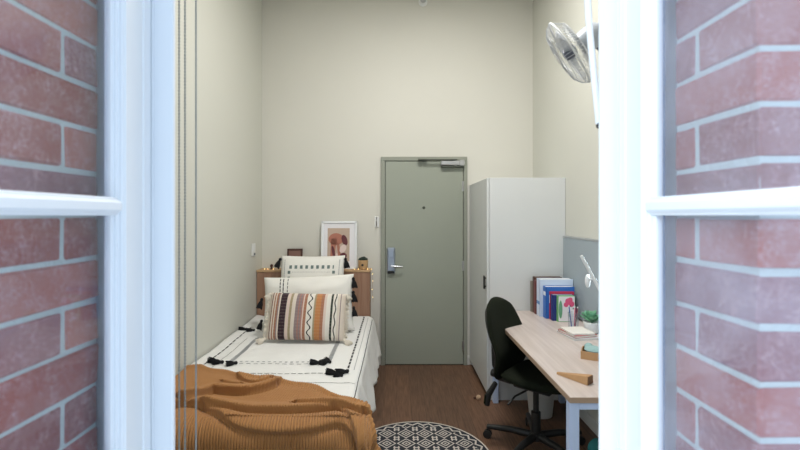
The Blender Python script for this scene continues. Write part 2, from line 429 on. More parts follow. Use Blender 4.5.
casement(-1,.550); casement(1,.496)

# roller blind cassette above the opening with its hanging cords and wand
bl=thing('roller_blind',(0,1.115,2.60),'white roller blind over the window with cords hanging at its left side','blind')
c=MB(); c.box((-.56,.0-.025,0),(.53,.045,.085),.008); c.build('cassette',M['white_plastic'],bl)
dg=cmat('grey_cord',(.24,.26,.25),.6)
ch=MB()
for xx,yy in ((-.5625,-.005),(-.5497,.0)):
    z=-.02
    ch.tube([(xx,yy,0),(xx,yy,-1.85)],.0014,6)
    while z>-1.85: ch.ball((xx,yy,z),.0030,6,(1,1,1.1)); z-=.0085
pts=[(-.5625+.0125*(.5-.5*math.cos(a)),-.0025,-1.85-.012*math.sin(a)) for a in [math.pi*i/8 for i in range(9)]]
ch.tube(pts,.0016,6)
tag(ch.build('bead_chain',dg,bl,smooth=True),'grey beaded chain loop')
ch=MB(); ch.tube([(-.5213,0,0),(-.5213,0,-1.82)],.0021,8); ch.lathe([(.003,-1.86),(.006,-1.85),(.005,-1.82),(.002,-1.81)],10,Matrix.Translation((-.5213,0,0)))
ch.build('pull_cord',dg,bl,smooth=True)
# diagonal white stay bar at the right hand jamb
st=thing('window_stay',(.472,1.005,1.715),'slim white metal stay bar slanting beside the right window jamb below the fan','window stay')
b=MB(); top=(-.048,.0,.62)
b.tube([(0,0,0),(-.022,0,.22),top],[.0075,.0075,.0075],12); b.build('bar',M['frame'],st,smooth=True)
b=MB(); b.lathe([(.004,-.008),(.0075,-.006),(.0075,.0),(.004,.003)],12,Matrix.Translation((0,-.006,-.004))@Matrix.Rotation(R(90),4,'X')); b.build('screw',M['black'],st,smooth=True)
b=MB(); b.box((-.09,-.012,.61),(-.03,.012,.64),.004); b.build('pivot',M['frame'],st)

# ------------------------------------------------------------------ door_1
dx0,dx1,dz1=-.162,.706,2.096
door=bpy.data.objects.new('door_1',None); COL.objects.link(door); door.location=(.27,YB,0); struct(door)
D0=(.27,YB,0)
f=MB(); f.box((dx0,YB-.028,0),(dx0+.042,YB,dz1-.042),.002).box((dx1-.036,YB-.028,0),(dx1,YB,dz1-.042),.002).box((dx0,YB-.028,dz1-.042),(dx1,YB,dz1),.004)
shift(f,D0).build('door_frame',M['doorframe'],door)
f=MB(); f.box((dx0+.046,YB-.018,.008),(dx1-.040,YB-.001,dz1-.046),.002); leaf=shift(f,D0).build('door_leaf',M['door'],door)
f=MB(); f.box((dx0+.04,YB-.010,0),(dx1-.034,YB-.0005,dz1-.04),0); shift(f,D0).build('door_gap',M['tile_gap'],door)
# closer
f=MB(); f.box((.437,YB-.075,2.005),(.675,YB-.019,2.052),.006); f.lathe([(.02,-.032),(.026,-.028),(.026,.028),(.02,.032)],14,Matrix.Translation((.585,YB-.047,2.03)))
f.box((.62,YB-.08,2.0),(.668,YB-.018,2.058),.004)
cl_=shift(f,D0).build('door_closer',M['steel'],door); cl_['label']='silver overhead door closer'
f=MB(); f.box((.215,YB-.085,2.054),(.60,YB-.06,2.064),.002).box((.21,YB-.075,2.052),(.30,YB-.03,2.068),.002); f.box((.44,YB-.065,1.985),(.665,YB-.025,2.003),.003)
shift(f,D0).build('closer_arm',M['darksteel'],cl_)
# lock with lever
f=MB(); f.box((-.100,YB-.050,.930),(-.018,YB-.018,1.185),.010).box((-.088,YB-.058,1.08),(-.03,YB-.05,1.16),.004)
lk=shift(f,D0).build('lock_plate',M['bluesteel'],door); lk['label']='steel electronic lock plate'
f=MB(); f.tube([(-.052,YB-.045,1.0),(-.052,YB-.085,1.0)],.012,12).tube([(-.052,YB-.082,1.0),(0.0,YB-.084,1.0),(.055,YB-.078,.996)],[.011,.010,.009],12)
shift(f,D0).build('lever',M['steel'],lk,smooth=True)
f=MB(); f.box((-.092,YB-.054,.925),(-.028,YB-.02,.955),.006); shift(f,D0).build('lock_base',M['black'],lk)
f=MB(); f.lathe([(.014,0),(.014,.006),(.008,.008),(.004,.005)],16,Matrix.Translation((.270,YB-.018,1.585))@Matrix.Rotation(R(90),4,'X')); shift(f,D0).build('peephole',M['darksteel'],door,smooth=True)
for z in (.20,1.0,1.80):
    f=MB(); f.tube([(dx1-.038,YB-.026,z-.05),(dx1-.038,YB-.026,z+.05)],.007,8); f.box((dx1-.052,YB-.0215,z-.05),(dx1-.026,YB-.0175,z+.05),.001)
    shift(f,D0).build('hinge',M['steel'],door)
f=MB(); f.box((dx0-.06,YB-.001,0),(dx0-.002,YB,.0),0)

# switches on the walls
sw=thing('light_switch',(XL,4.075,1.165),'white light switch plate on the left wall above the bed head','light switch')
MB().box((0,-.045,-.045),(.010,.045,.075),.004).build('plate',M['white_plastic'],sw)
MB().box((.010,-.018,.005),(.016,.018,.045),.002).build('rocker',M['white_plastic'],sw)
tag(MB().box((.010,-.012,-.036),(.020,.012,-.014),.003).build('indicator',cmat('grey_socket',(.18,.19,.2)),sw),'small dark socket')
hk=thing('coat_hook',(-.205,YB,1.44),'small white double coat hook on the back wall left of the door','hook')
MB().box((-.022,-.008,-.055),(.022,0,.055),.003).build('plate',M['white_plastic'],hk)
f=MB(); f.tube([(0,-.008,-.02),(0,-.04,-.035),(0,-.055,-.02),(0,-.058,.01)],.005,8).tube([(0,-.008,.03),(0,-.035,.03),(0,-.05,.05)],.005,8); f.build('prong',M['steel'],hk,smooth=True)
sd=thing('sprinkler',(.262,YB,3.66),'small pale wall sprinkler head high above the door','sprinkler')
MB().lathe([(.045,0),(.045,.008),(.02,.014),(.016,.04)],20,Matrix.Rotation(R(90),4,'X')).build('rosette',M['white_plastic'],sd,smooth=True)
MB().lathe([(.03,.045),(.03,.048)],16,Matrix.Rotation(R(90),4,'X')).tube([(.012,-.035,0),(.018,-.04,0),(.006,-.048,0)],.003,6).build('deflector',M['steel'],sd)

# ceiling light (above the frame)
cl=thing('ceiling_light',(.25,2.45,H),'square white ceiling light panel over the middle of the room','ceiling light')
MB().box((-.32,-.32,-.05),(.32,.32,0),.008).build('housing',M['white_plastic'],cl)
MB().box((-.29,-.29,-.056),(.29,.29,-.050),.002).build('diffuser',M['diff'],cl)

# ------------------------------------------------------------------ bed
TOP=.51
bed=thing('bed',(-.80,3.1,0),'single bed with brown wooden shelf headboard against the left wall','bed')
B0=(-.80,3.1,0)
def bb(mb,name,m,parent=None,**k): return shift(mb,B0).build(name,m,parent or bed,**k)
bb(MB().box((XL+.012,2.12,.14),(-.27,4.165,.27),.008),'base',M['bedwood'])
for x_ in (XL+.07,-.33):
    for y_ in (2.2,4.08): bb(MB().tube([(x_,y_,0),(x_,y_,.14)],[.02,.028],12),'leg',M['black'])
hb=bb(MB().box((XL+.004,4.165,0),(-.264,4.185,.955),.003).box((-.284,4.185,0),(-.264,YB-.002,.955),.003).box((XL+.004,4.185,0),(XL+.024,YB-.002,.955),.003),'headboard',M['bedwood'])
bb(MB().box((XL+.002,4.158,.955),(-.258,YB-.002,.975),.003),'headboard_shelf',M['shelfwood'],hb) if False else None
o=MB().box((XL+.002,4.158,.9551),(-.258,YB-.002,.975),.003); shift(o,B0).build('shelf',M['shelfwood'],hb)
mt_=thing('mattress',(-.80,3.1,.27),'white single mattress hidden under the quilt on the bed','mattress')
o=MB().box((XL+.014,2.10,.27),(-.275,4.16,TOP-.012),.04); shift(o,(-.80,3.1,.27)).build('core',M['mattress'],mt_)

# cloth laid over the bed
RX0,RX1,RY0,RY1=-9,-.275,2.10,9
def drape(px,py,top,rad=.05,flare=.12,off=0.):
    cx=min(px,RX1+off); cy=max(py,RY0); ox=px-cx; oy=py-cy; d=math.hypot(ox,oy)
    if d<1e-6: return Vector((px,py,top)), Vector((0,0,1)), 0.
    ux,uy=ox/d,oy/d; q=rad*math.pi/2
    if d<q:
        a=d/rad; h=rad*math.sin(a); dr=rad*(1-math.cos(a)); n=Vector((ux*math.sin(a),uy*math.sin(a),math.cos(a)))
    else:
        h=rad+flare*(d-q); dr=rad+(d-q)*.99; n=Vector((ux,uy,flare)).normalized()
    return Vector((cx+ux*h,cy+uy*h,top-dr)), n, d
def qnoise(px,py):
    return .006*noise.noise(Vector((px*5,py*4,0)))+.003*noise.noise(Vector((px*16,py*13,3)))
def quilt_pt(px,py,lift=0.):
    p,n,d=drape(px,py,TOP,.055,.16)
    w=qnoise(px,py)
    if d>.05:
        w+=.020*min(1,(d-.05)/.2)*math.sin(py*17+1.5*math.sin(py*5)+px*3)+.008*math.sin(py*41+px*5)*min(1,(d-.05)/.2)
    side=.012*math.exp(-((px-XL)/.06)**2)
    return p+n*(w+lift+.004)+Vector((0,0,side+.018*max(0,min(1,(py-3.2)))))
Q=[[quilt_pt(XL+.012+(1.086+.36)*i/90, 1.86+(4.155-1.86)*j/130) for j in range(131)] for i in range(91)]
quilt=MB().grid(Q).build('quilt',M['quilt'],None,smooth=True)
tag(quilt,'white quilt with black embroidered lines and tassels spread over the bed','quilt')
sm=quilt.modifiers.new('Solidify','SOLIDIFY'); sm.thickness=.008; sm.offset=-1
def strip(mb,pts,w,lift=.0025):
    """flat stitched line following the quilt"""
    L=[];Rr=[]
    for i,(x_,y_) in enumerate(pts):
        a=pts[max(i-1,0)]; b=pts[min(i+1,len(pts)-1)]; t=Vector((b[0]-a[0],b[1]-a[1])).normalized(); n=(-t.y*w/2,t.x*w/2)
        L.append(quilt_pt(x_+n[0],y_+n[1],lift)); Rr.append(quilt_pt(x_-n[0],y_-n[1],lift))
    mb.grid([L,Rr])
def line(mb,a,b,w,dash=None,gap=0):
    a=Vector(a);b=Vector(b);L=(b-a).length;t=(b-a)/L;s0=0
    while s0<L:
        e0=min(L,s0+(dash or L)); n=max(2,int((e0-s0)/.03)+1)
        strip(mb,[tuple(a+t*(s0+(e0-s0)*i/(n-1))) for i in range(n)],w)
        s0=e0+(gap if dash else 1)
e=MB()
line(e,(-1.275,3.75),(-1.275,2.70),.010,.055,.016)
line(e,(-.315,4.12),(-.315,2.69),.012,.05,.018)
line(e,(-.235,4.10),(-.235,2.3),.005)
line(e,(-1.10,2.865),(-.50,2.865),.006,.028,.02)
line(e,(-1.25,2.69),(-.33,2.69),.006,.03,.012)
line(e,(-.95,2.54),(-.25,2.54),.004)
line(e,(-1.20,3.45),(-1.20,2.75),.003)
n0=len(e.f)
line(e,(-1.12,3.45),(-1.12,2.88),.030,.02,.006); line(e,(-.46,3.55),(-.46,2.88),.030,.02,.006)
line(e,(-1.10,2.905),(-.49,2.905),.014,.018,.02); line(e,(-.275,4.1),(-.275,2.75),.004)
for i in range(n0,len(e.f)): e.mi[i]=1
e.build('embroidery',[M['stitch'],M['grey_stitch']],quilt)
def tassel_mesh(L=.075,r_=.016,n=16):
    b=MB(); b.ball((0,0,-.012),r_*.75,10)
    b.lathe([(r_*.45,-.010),(r_*.7,-.03),(r_*1.05,-L*.75),(r_*.9,-L)],12)
    for i in range(n):
        a=2*math.pi*i/n; b.tube([(r_*.4*math.cos(a),r_*.4*math.sin(a),-.02),(r_*1.0*math.cos(a),r_*1.0*math.sin(a),-L*.6),(r_*1.25*math.cos(a+.2),r_*1.25*math.sin(a+.2),-L*random.uniform(.95,1.1))],.0022,5)
    return b
tproto=None
def tassel(parent,loc,rot,sc=1.,name='tassel',m=None):
    """loc/rot are local to parent; yarn hangs along local -Z before rotation"""
    global tproto
    if tproto is None or m:
        o=tassel_mesh().build(name,m or M['tassel'],parent,smooth=True)
        if not m: tproto=o
    else:
        o=tproto.copy(); COL.objects.link(o); o.parent=parent
    o.name=name; o.location=loc; o.rotation_euler=rot; o.scale=(sc,)*3
    return o
def quilt_tassel(x_,y_,ang,sc=1.):
    p=quilt_pt(x_,y_,.013*sc); tassel(quilt,p,Matrix.Rotation(ang,3,'Z').to_euler().to_matrix().to_euler() if False else (R(90),0,ang),sc)
for a in ((-1.19,2.875,R(75),1.05),(-1.15,2.86,R(95),1.),(-1.055,2.85,R(110),.95),(-.50,2.84,R(80),1.),(-.455,2.90,R(150),1.15),(-.44,2.86,R(40),.9),
          (-.36,2.665,R(75),1.1),(-.30,2.70,R(110),1.1),(-.33,2.64,R(85),.8),(-1.27,3.66,R(90),1.),(-1.20,3.64,R(100),.9),
          (-.40,3.75,R(90),1.1),(-.37,3.70,R(140),1.),(-.46,4.0,R(80),1.)):
    quilt_tassel(*a)

# ochre throw: ribs are modelled, folds come from creased ridges
creases=[ # (polyline in cloth coordinates, ridge height, ridge width on the far side, undercut width)
 ([(-1.36,2.14),(-1.16,2.18),(-1.075,2.235),(-1.05,2.32),(-1.02,2.39),(-.94,2.37),(-.83,2.35),(-.76,2.39),(-.71,2.46)],.034,.085,.018),
 ([(-1.10,2.22),(-.98,2.197),(-.85,2.15),(-.728,2.125),(-.48,2.13),(-.36,2.16),(-.27,2.17),(-.18,2.12)],.028,.085,.016),
 ([(-.95,2.17),(-.85,2.10),(-.76,2.035),(-.6,2.01),(-.40,2.02),(-.26,2.06),(-.18,2.00),(-.14,1.9),(-.12,1.75)],.024,.07,.018),
 ([(-.50,2.20),(-.38,2.20),(-.26,2.14),(-.19,2.05),(-.15,1.96),(-.12,1.85)],.018,.06,.014),
 ([(-.93,2.56),(-.86,2.50),(-.80,2.47),(-.76,2.51)],.016,.06,.014),
 ([(-1.0,2.50),(-.93,2.46),(-.88,2.43)],.012,.06,.012)]
def chaikin(pl):
    o=[pl[0]]
    for a,b in zip(pl,pl[1:]): o+=[(a[0]*.75+b[0]*.25,a[1]*.75+b[1]*.25),(a[0]*.25+b[0]*.75,a[1]*.25+b[1]*.75)]
    return o+[pl[-1]]
creases=[(chaikin(chaikin(a)),b,c,d) for a,b,c,d in creases]
def sdist(p,pl):
    best=9e9;sg=1;g=(0,1)
    for i in range(len(pl)-1):
        a=pl[i];b=pl[i+1];dx=b[0]-a[0];dy=b[1]-a[1];l2=dx*dx+dy*dy
        t=((p[0]-a[0])*dx+(p[1]-a[1])*dy)/l2; tc=max(0.,min(1.,t)); qx=a[0]+dx*tc; qy=a[1]+dy*tc
        d=math.hypot(p[0]-qx,p[1]-qy)
        if d<best:
            best=d; sg=1 if dx*(p[1]-a[1])-dy*(p[0]-a[0])>=0 else -1
            l=math.sqrt(l2); g=(-dy/l,dx/l)
            end=0 if (0<=t<=1 or (t<0 and i>0) or (t>1 and i<len(pl)-2)) else abs(t-tc)*l
    return sg*best,g,end
def fold(px,py):
    h=0.;sx=0.;sy=0.
    for pl,amp,wf,wn in creases:
        d,g,end=sdist((px,py),pl)
        if abs(d)>.35: continue
        k_=math.exp(-(end/.07)**2)*amp
        if d>=0: hh=1.3*math.exp(-(d/wf)**2*1.6)
        else: hh=1.3*math.exp(-(d/wn)**2)-.55*math.exp(-((d+wn*1.5)/wn)**2)
        h+=k_*hh
        lip=k_*.65*(math.exp(-(d/.045)**2) if d>=0 else math.exp(-(d/(wn*.7))**2))
        sx-=g[0]*lip; sy-=g[1]*lip
    return h,sx,sy
def yfar(px):
    pts=[(-1.40,2.74),(-1.25,2.76),(-1.05,2.66),(-.95,2.60),(-.85,2.575),(-.74,2.56),(-.60,2.50),(-.45,2.43),(-.33,2.33),(-.24,2.22),(-.16,2.15),(-.10,2.06),(0.1,1.95)]
    for i in range(len(pts)-1):
        if px<=pts[i+1][0]:
            t=(px-pts[i][0])/(pts[i+1][0]-pts[i][0]); t=max(0,t); return pts[i][1]+(pts[i+1][1]-pts[i][1])*t
    return pts[-1][1]
def throw_pt(px,t,rib=0.):
    yf=yfar(px)+.012*math.sin(px*23)
    py=yf+(1.70-yf)*t
    p,n,d=drape(px,py,TOP+.022,.11,.33,.075)
    h,sx,sy=fold(px,py)
    edge=(yf-py); hem=.016*math.exp(-((edge-.02)/.022)**2)-.012*math.exp(-(edge/.010)**2)
    w=h+hem+.006*noise.noise(Vector((px*7,py*6,1)))+rib
    if d>.08: w+=.014*min(1,(d-.08)/.2)*math.sin(math.atan2(py-1.9,px+.1)*9 if px>RX1 else px*16)
    tx=Vector((1,0,0)); tx=(tx-n*tx.dot(n)); ty=Vector((0,1,0)); ty=ty-n*ty.dot(n)
    if n.y<-.3: ty=Vector((0,.2,1))
    if n.x>.3: tx=Vector((.2,0,-1))
    return p+n*w+tx*sx+ty*sy
NU,NV=600,220; pitch=.0138
T=[]
for i in range(NU+1):
    px=XL+.020+(1.075+.42)*i/NU
    row=[]
    for j in range(NV+1):
        t=j/NV
        wav=.010*math.sin(t*9+px*3)
        rib=.0032*math.cos(2*math.pi*(px+wav)/pitch)
        q=throw_pt(px,t,rib); q.x=max(q.x,XL+.006)
        row.append(q)
    T.append(row)
throw=MB().grid(T).build('throw_blanket',M['throw'],None,smooth=True,nrm=False)
tag(throw,'caramel ribbed knit throw blanket bunched over the foot of the bed','blanket')
for p_ in throw.data.polygons: p_.use_smooth=True
sm=throw.modifiers.new('Solidify','SOLIDIFY'); sm.thickness=.006; sm.offset=0

# ------------------------------------------------------------------ pillows
def pillow_mesh(w,h,t,n=34,pinch=.05,flat=.45,wr=.004,seed=0):
    F=[];Bk=[]
    for i in range(n+1):
        u=-1+2*i/n; rf=[];rb=[]
        for j in range(n+1):
            v=-1+2*j/n
            x=w/2*u*(1-pinch*(1-abs(v)**2)*1.0); z=h/2*v*(1-pinch*(1-abs(u)**2))+h/2
            th=t/2*((1-abs(u)**2.6)*(1-abs(v)**2.6))**flat
            nz=wr*noise.noise(Vector((u*3+seed,v*3,seed)))*(1 if th>.004 else 0)
            rf.append(Vector((x,-th-nz-.0015,z))); rb.append(Vector((x,th+nz+.0015,z)))
        F.append(rf);Bk.append(rb)
    m=MB(); m.grid(F); m.grid(Bk)
    # rim
    def rim(A,B):
        for k_ in range(len(A)-1): m._add([A[k_],A[k_+1],B[k_+1],B[k_]],[(0,1,2,3)])
    rim(F[0],Bk[0]); rim(F[-1],Bk[-1]); rim([r_[0] for r_ in F],[r_[0] for r_ in Bk]); rim([r_[-1] for r_ in F],[r_[-1] for r_ in Bk])
    return m,F
def weld(o):
    b=bmesh.new(); b.from_mesh(o.data); bmesh.ops.remove_doubles(b,verts=b.verts,dist=.0003); bmesh.ops.recalc_face_normals(b,faces=b.faces); b.to_mesh(o.data); b.free()
    for p_ in o.data.polygons: p_.use_smooth=True
def surf(F,u,v):
    n=len(F)-1; i=(u+1)/2*n; j=(v+1)/2*n; a=min(int(i),n-1); b=min(int(j),n-1); fi=i-a; fj=j-b
    return (F[a][b]*(1-fi)+F[a+1][b]*fi)*(1-fj)+(F[a][b+1]*(1-fi)+F[a+1][b+1]*fi)*fj
def fstrip(mb,F,a,b,w,dash=.02,gap=.015,lift=.003):
    """dashes on the front of a pillow between uv points; w in uv units"""
    a=Vector(a);b=Vector(b);L=(b-a).length;t=(b-a)/L;n=Vector((-t.y,t.x))*w/2;s0=0
    while s0<L:
        e0=min(L,s0+dash); L_=[];R_=[]
        for q in (s0,(s0+e0)/2,e0):
            c=a+t*q
            for lst,sg in ((L_,1),(R_,-1)):
                p=surf(F,c.x+n.x*sg,c.y+n.y*sg)+Vector((0,-lift,0)); lst.append(p)
        mb.grid([L_,R_]); s0=e0+gap
# back square pillow
P1=thing('pillow',(-.795,3.93,.525),'white square pillow with grey green stitched border leaning on the headboard','pillow','embroidered white pillows')
P1.rotation_euler=(-R(17),0,R(1.5))
mb,F=pillow_mesh(.605,.625,.17,pinch=.035,seed=2)
e=MB()
for off in (.70,):
    fstrip(e,F,(-off,.62),(off,.62),.11,.085,.085)
    fstrip(e,F,(-off,.50),(-off,-.5),.085,.09,.09); fstrip(e,F,(off,.50),(off,-.5),.085,.09,.09)
n0=len(e.f); fstrip(e,F,(-.86,.86),(-.86,-.8),.02,.05,.01); fstrip(e,F,(.86,.86),(.86,-.8),.02,.05,.01); fstrip(e,F,(-.6,.46),(.6,.46),.012,.03,.02); 
for i in range(len(e.f)): mb._add([e.v[q] for q in e.f[i]],[(0,1,2,3)],0,1 if i<n0 else 2)
o=mb.build('pillow_cover',[M['pillow'],M['green_stitch'],M['grey_stitch']],P1); weld(o)
tassel(P1,(-.305,-.01,.60),(0,R(20),0),1.3); tassel(P1,(.305,-.01,.60),(0,R(-12),0),1.3)
# middle oblong pillow
P2=thing('pillow',(-.745,3.60,.525),'wide white pillow with black stripes at its left end between two other pillows','pillow','embroidered white pillows')
P2.rotation_euler=(-R(15),R(-2.5),R(-1))
mb,F=pillow_mesh(.78,.475,.19,pinch=.05,seed=5,wr=.012)
e=MB()
fstrip(e,F,(-.60,.93),(-.60,-.9),.022,.10,.03); fstrip(e,F,(-.53,.93),(-.53,-.9),.022,.14,.02); fstrip(e,F,(-.43,.93),(-.43,-.9),.016,.10,.04)
for i in range(len(e.f)): mb._add([e.v[q] for q in e.f[i]],[(0,1,2,3)],0,1)
o=mb.build('pillow_cover',[M['pillow'],M['stitch']],P2); weld(o)
e=MB(); fstrip(e,F,(-.78,.8),(-.78,-.8),.10,.10,.10); e.build('green_stitching',M['green_stitch'],P2) if False else None
for lx,lz,sx in ((-.395,.30,1.2),(.385,.445,1.2),(.382,.33,1.25),(.385,.20,1.1),(-.39,.12,1.1)):
    tassel(P2,(lx,-.01,lz),(0,R(15 if lx<0 else -8),0),sx)
# striped lumbar cushion
P3=thing('lumbar_cushion',(-.712,3.325,.537),'striped lumbar cushion in plum rust and orange with cream fringed ends','cushion')
P3.rotation_euler=(-R(20),R(1.),R(-1))
mb,F=pillow_mesh(.615,.365,.15,pinch=.02,seed=9)
o=mb.build('cushion_cover',M['stripes'],P3); weld(o)
for sg in (-1,1):
    fr=MB()
    for i in range(70):
        z=.365*(.02+.96*i/69); x0=sg*.300; L=random.uniform(.018,.034); dz=random.uniform(-.012,.008)
        fr.tube([(x0,random.uniform(-.012,.012),z),(x0+sg*L*.5,random.uniform(-.02,.01),z+dz*.4),(x0+sg*L,random.uniform(-.025,.012),z+dz)],[.004,.0045,.002],6)
    fr.build('fringe',M['cream'],P3,smooth=True)
    for z,dr,s0 in ((.355,.15,.9),(.012,-.25,1.2)):
        o=tassel_mesh().build('tassel',M['cream'],P3,smooth=True); o.location=(sg*.300,-.012,z); o.rotation_euler=(R(-15),-sg*R(55 if z<.1 else 40),0); o.scale=(s0*1.1,s0*1.1,s0*.8)

# ------------------------------------------------------------------ things on the headboard shelf
SH=.9755
art=thing('framed_print',(-.578,4.262,SH),'white framed abstract print in terracotta standing on the headboard shelf','picture frame')
art.rotation_euler=(-R(6),0,0)
w2,h2=.178,.475
f=MB(); f.box((-w2,-.01,0),(-w2+.022,.012,h2),.002).box((w2-.022,-.01,0),(w2,.012,h2),.002).box((-w2,-.01,0),(w2,.012,.022),.002).box((-w2,-.01,h2-.022),(w2,.012,h2),.002)
f.build('frame',M['frame'],art)
MB().box((-w2+.02,.0,.02),(w2-.02,.010,h2-.02),0).build('mount',M['artmat'],art)
def blob(pts): return [(x_,-.0022,z_) for x_,z_ in pts]
def ell(cx,cz,a,b,n=20,rot=0): 
    return [(cx+a*math.cos(2*math.pi*i/n)*math.cos(rot)-b*math.sin(2*math.pi*i/n)*math.sin(rot), cz+a*math.cos(2*math.pi*i/n)*math.sin(rot)+b*math.sin(2*math.pi*i/n)*math.cos(rot)) for i in range(n)]
pm=MB().box((-.115,-.002,.075),(.105,.0,.405),0)
def flat(pts,y,mi): pm.poly([(x_,y,z_) for x_,z_ in pts],(0,-.0008,0),mi)
flat(ell(-.03,.295,.075,.06),-.0022,1); flat([(-.085,.10),(-.05,.10),(-.02,.30),(-.08,.30)],-.0022,1); flat([(.0,.08),(.03,.08),(.0,.26),(-.025,.26)],-.0022,1)
flat(ell(.055,.285,.028,.055,16,.3),-.0034,2); flat(ell(.045,.13,.035,.03,14),-.0034,2); flat(ell(-.055,.17,.015,.06,14,.2),-.0034,2)
flat(ell(.04,.20,.03,.045,14,-.5),-.0046,3); flat(ell(-.02,.12,.012,.04,14,.1),-.0046,3)
pm.build('print',[M['printbg'],M['terracotta'],M['maroon'],M['blush']],art)
ph=thing('photo_frame',(-1.018,4.268,SH),'small dark brown photo frame behind the top pillow on the shelf','picture frame')
ph.rotation_euler=(-R(7),0,0)
f=MB(); f.box((-.076,-.008,0),(-.058,.01,.20),.002).box((.058,-.008,0),(.076,.01,.20),.002).box((-.076,-.008,0),(.076,.01,.018),.002).box((-.076,-.008,.182),(.076,.01,.20),.002)
f.build('frame',M['brownframe'],ph)
MB().box((-.06,-.001,.016),(.06,.006,.184),0).build('photo',M['brownpic'],ph)
pt=thing('pot_plant',(-.335,4.245,SH),'tan ceramic pot with a dark plant at the right end of the headboard shelf','plant pot')
MB().lathe([(.036,0),(.046,.01),(.050,.085),(.044,.09),(.042,.075),(.01,.07)],24).build('pot',M['tanpot'],pt,smooth=True)
f=MB()
for i in range(26):
    a=i*2.399; l_=.03+.018*random.random(); q=Vector((math.cos(a),math.sin(a),0))
    f.ball(q*(.008+.026*(i/26))+Vector((0,0,.092+.02*(1-i/26))),l_*.5,8,(.9,.45,.7),Matrix.Rotation(a,3,'Z').to_4x4())
f.build('leaves',M['darkleaf'],pt,smooth=True)
MB().ball((-.002,-.047,.045),.012,10,(1,.4,1)).build('dark_spot',M['black'],pt,smooth=True)
orn=thing('ornament',(-1.235,4.235,SH),'tiny dark ornament on the left end of the headboard shelf','ornament')
MB().lathe([(.014,0),(.016,.006),(.008,.014),(.014,.03),(.014,.042),(.006,.05)],16).build('body',M['brownframe'],orn,smooth=True)
# fairy lights
fl=thing('fairy_lights',(-.30,4.20,SH),'string of warm fairy lights along the shelf and down beside the headboard','string lights')
F0=Vector((-.30,4.20,SH)); pts=[]
for i in range(60):
    x_=-1.33+i*(1.06/59); pts.append(Vector((x_,4.185+.022*math.sin(i*.7)+(.02 if i%2 else 0),SH+.005)))
pts+= [Vector((-.250,4.21,SH)),Vector((-.243,4.235,SH-.05)),Vector((-.238,4.25,SH-.12)),Vector((-.245,4.23,SH-.2)),Vector((-.240,4.25,SH-.28)),Vector((-.236,4.26,SH-.33))]
MB().tube([p_-F0 for p_ in pts],.0012,5).build('wire',M['wire'],fl)
f0=None
for p_ in [pts[2],pts[4],pts[7],pts[51],pts[53],pts[56],pts[58],pts[60],pts[61],pts[62],pts[63],pts[64]]:
    if f0 is None: o=f0=MB().ball((0,0,0),.0032,8).build('bulb',M['warm'],fl,smooth=True)
    else: o=f0.copy(); COL.objects.link(o); o.parent=fl
    o.location=p_-F0+Vector((0,-.002,.003))

# ------------------------------------------------------------------ wardrobe
WX,WY,WZ=.7325,3.50,1.812
wr=thing('wardrobe',(1.05,3.92,0),'tall pale grey wardrobe standing in the corner between door and desk','wardrobe')
V0=(1.05,3.92,0)
f=MB(); f.box((WX+.020,WY,.0),(XR-.002,WY+.018,WZ),.0015).box((WX+.020,YB-.020,0),(XR-.002,YB-.002,WZ),.0015).box((WX+.020,WY+.018,WZ-.018),(XR-.002,YB-.02,WZ),.001)
f.box((XR-.02,WY+.018,.07),(XR-.002,YB-.02,WZ-.018),0).box((WX+.02,WY+.018,.06),(XR-.02,YB-.02,.078),0)
shift(f,V0).build('body',M['wardrobe'],wr)
f=MB(); f.box((WX+.03,WY+.018,0),(WX+.045,YB-.02,.06),0); shift(f,V0).build('plinth',M['darksteel'],wr)
for a_,b_ in ((WY+.006,YB-.006),):
    f=MB(); f.box((WX,a_,.055),(WX+.018,b_,WZ-.002),.002); dr=shift(f,V0).build('door',M['wardrobe'],wr)
WH=.955
f=MB(); f.box((WX-.022,WY+.022,WH-.055),(WX-.010,WY+.054,WH+.055),.004).box((WX-.014,WY+.034,WH-.040),(WX,WY+.046,WH-.028),.002).box((WX-.014,WY+.034,WH+.028),(WX,WY+.046,WH+.040),.002)
shift(f,V0).build('handle',M['black'],dr)

# ------------------------------------------------------------------ pin board
pb=thing('desk_screen',(XR-.014,2.65,.735),'grey blue felt screen panel on the right wall behind the desk','screen panel')
MB().box((-.010,-.84,.003),(.010,.845,.59),.002).build('panel',M['pin'],pb)
MB().box((-.012,-.845,.59),(.012,.848,.606),.003).build('top_trim',M['alu'],pb)

# ------------------------------------------------------------------ desk
DX,DY0,DY1,DZ=.733,1.822,3.494,.732
dk=thing('desk',(1.05,2.65,0),'long pale oak desk with white metal legs along the right wall','desk')
K0=(1.05,2.65,0)
def kb(mb,name,m,**k): return shift(mb,K0).build(name,m,dk,**k)
kb(MB().box((DX+.002,DY0+.001,DZ-.024),(XR-.026,DY1,DZ),.0015),'desktop',M['desktop'])
kb(MB().box((DX-.001,DY0,DZ-.025),(DX+.0015,DY1,DZ-.0015),.0005).box((DX,DY0-.001,DZ-.025),(XR-.026,DY0+.0008,DZ-.0015),.0003),'edge_band',M['deskedge'])
for x_ in (DX+.004,XR-.07):
    for y_ in (DY0+.012,DY1-.055):
        if y_>3 and x_<1: x_+=.034
        kb(MB().box((x_,y_,0),(x_+.042,y_+.042,DZ-.0255),.003),'leg',M['deskleg'])
for y_ in (DY0+.014,DY1-.053): kb(MB().box((DX+.046,y_,DZ-.060),(XR-.07,y_+.038,DZ-.0255),.002),'crossbar',M['deskleg'])
kb(MB().box((XR-.068,DY0+.055,DZ-.060),(XR-.03,DY1-.056,DZ-.0255),.002),'rear_rail',M['deskleg'])

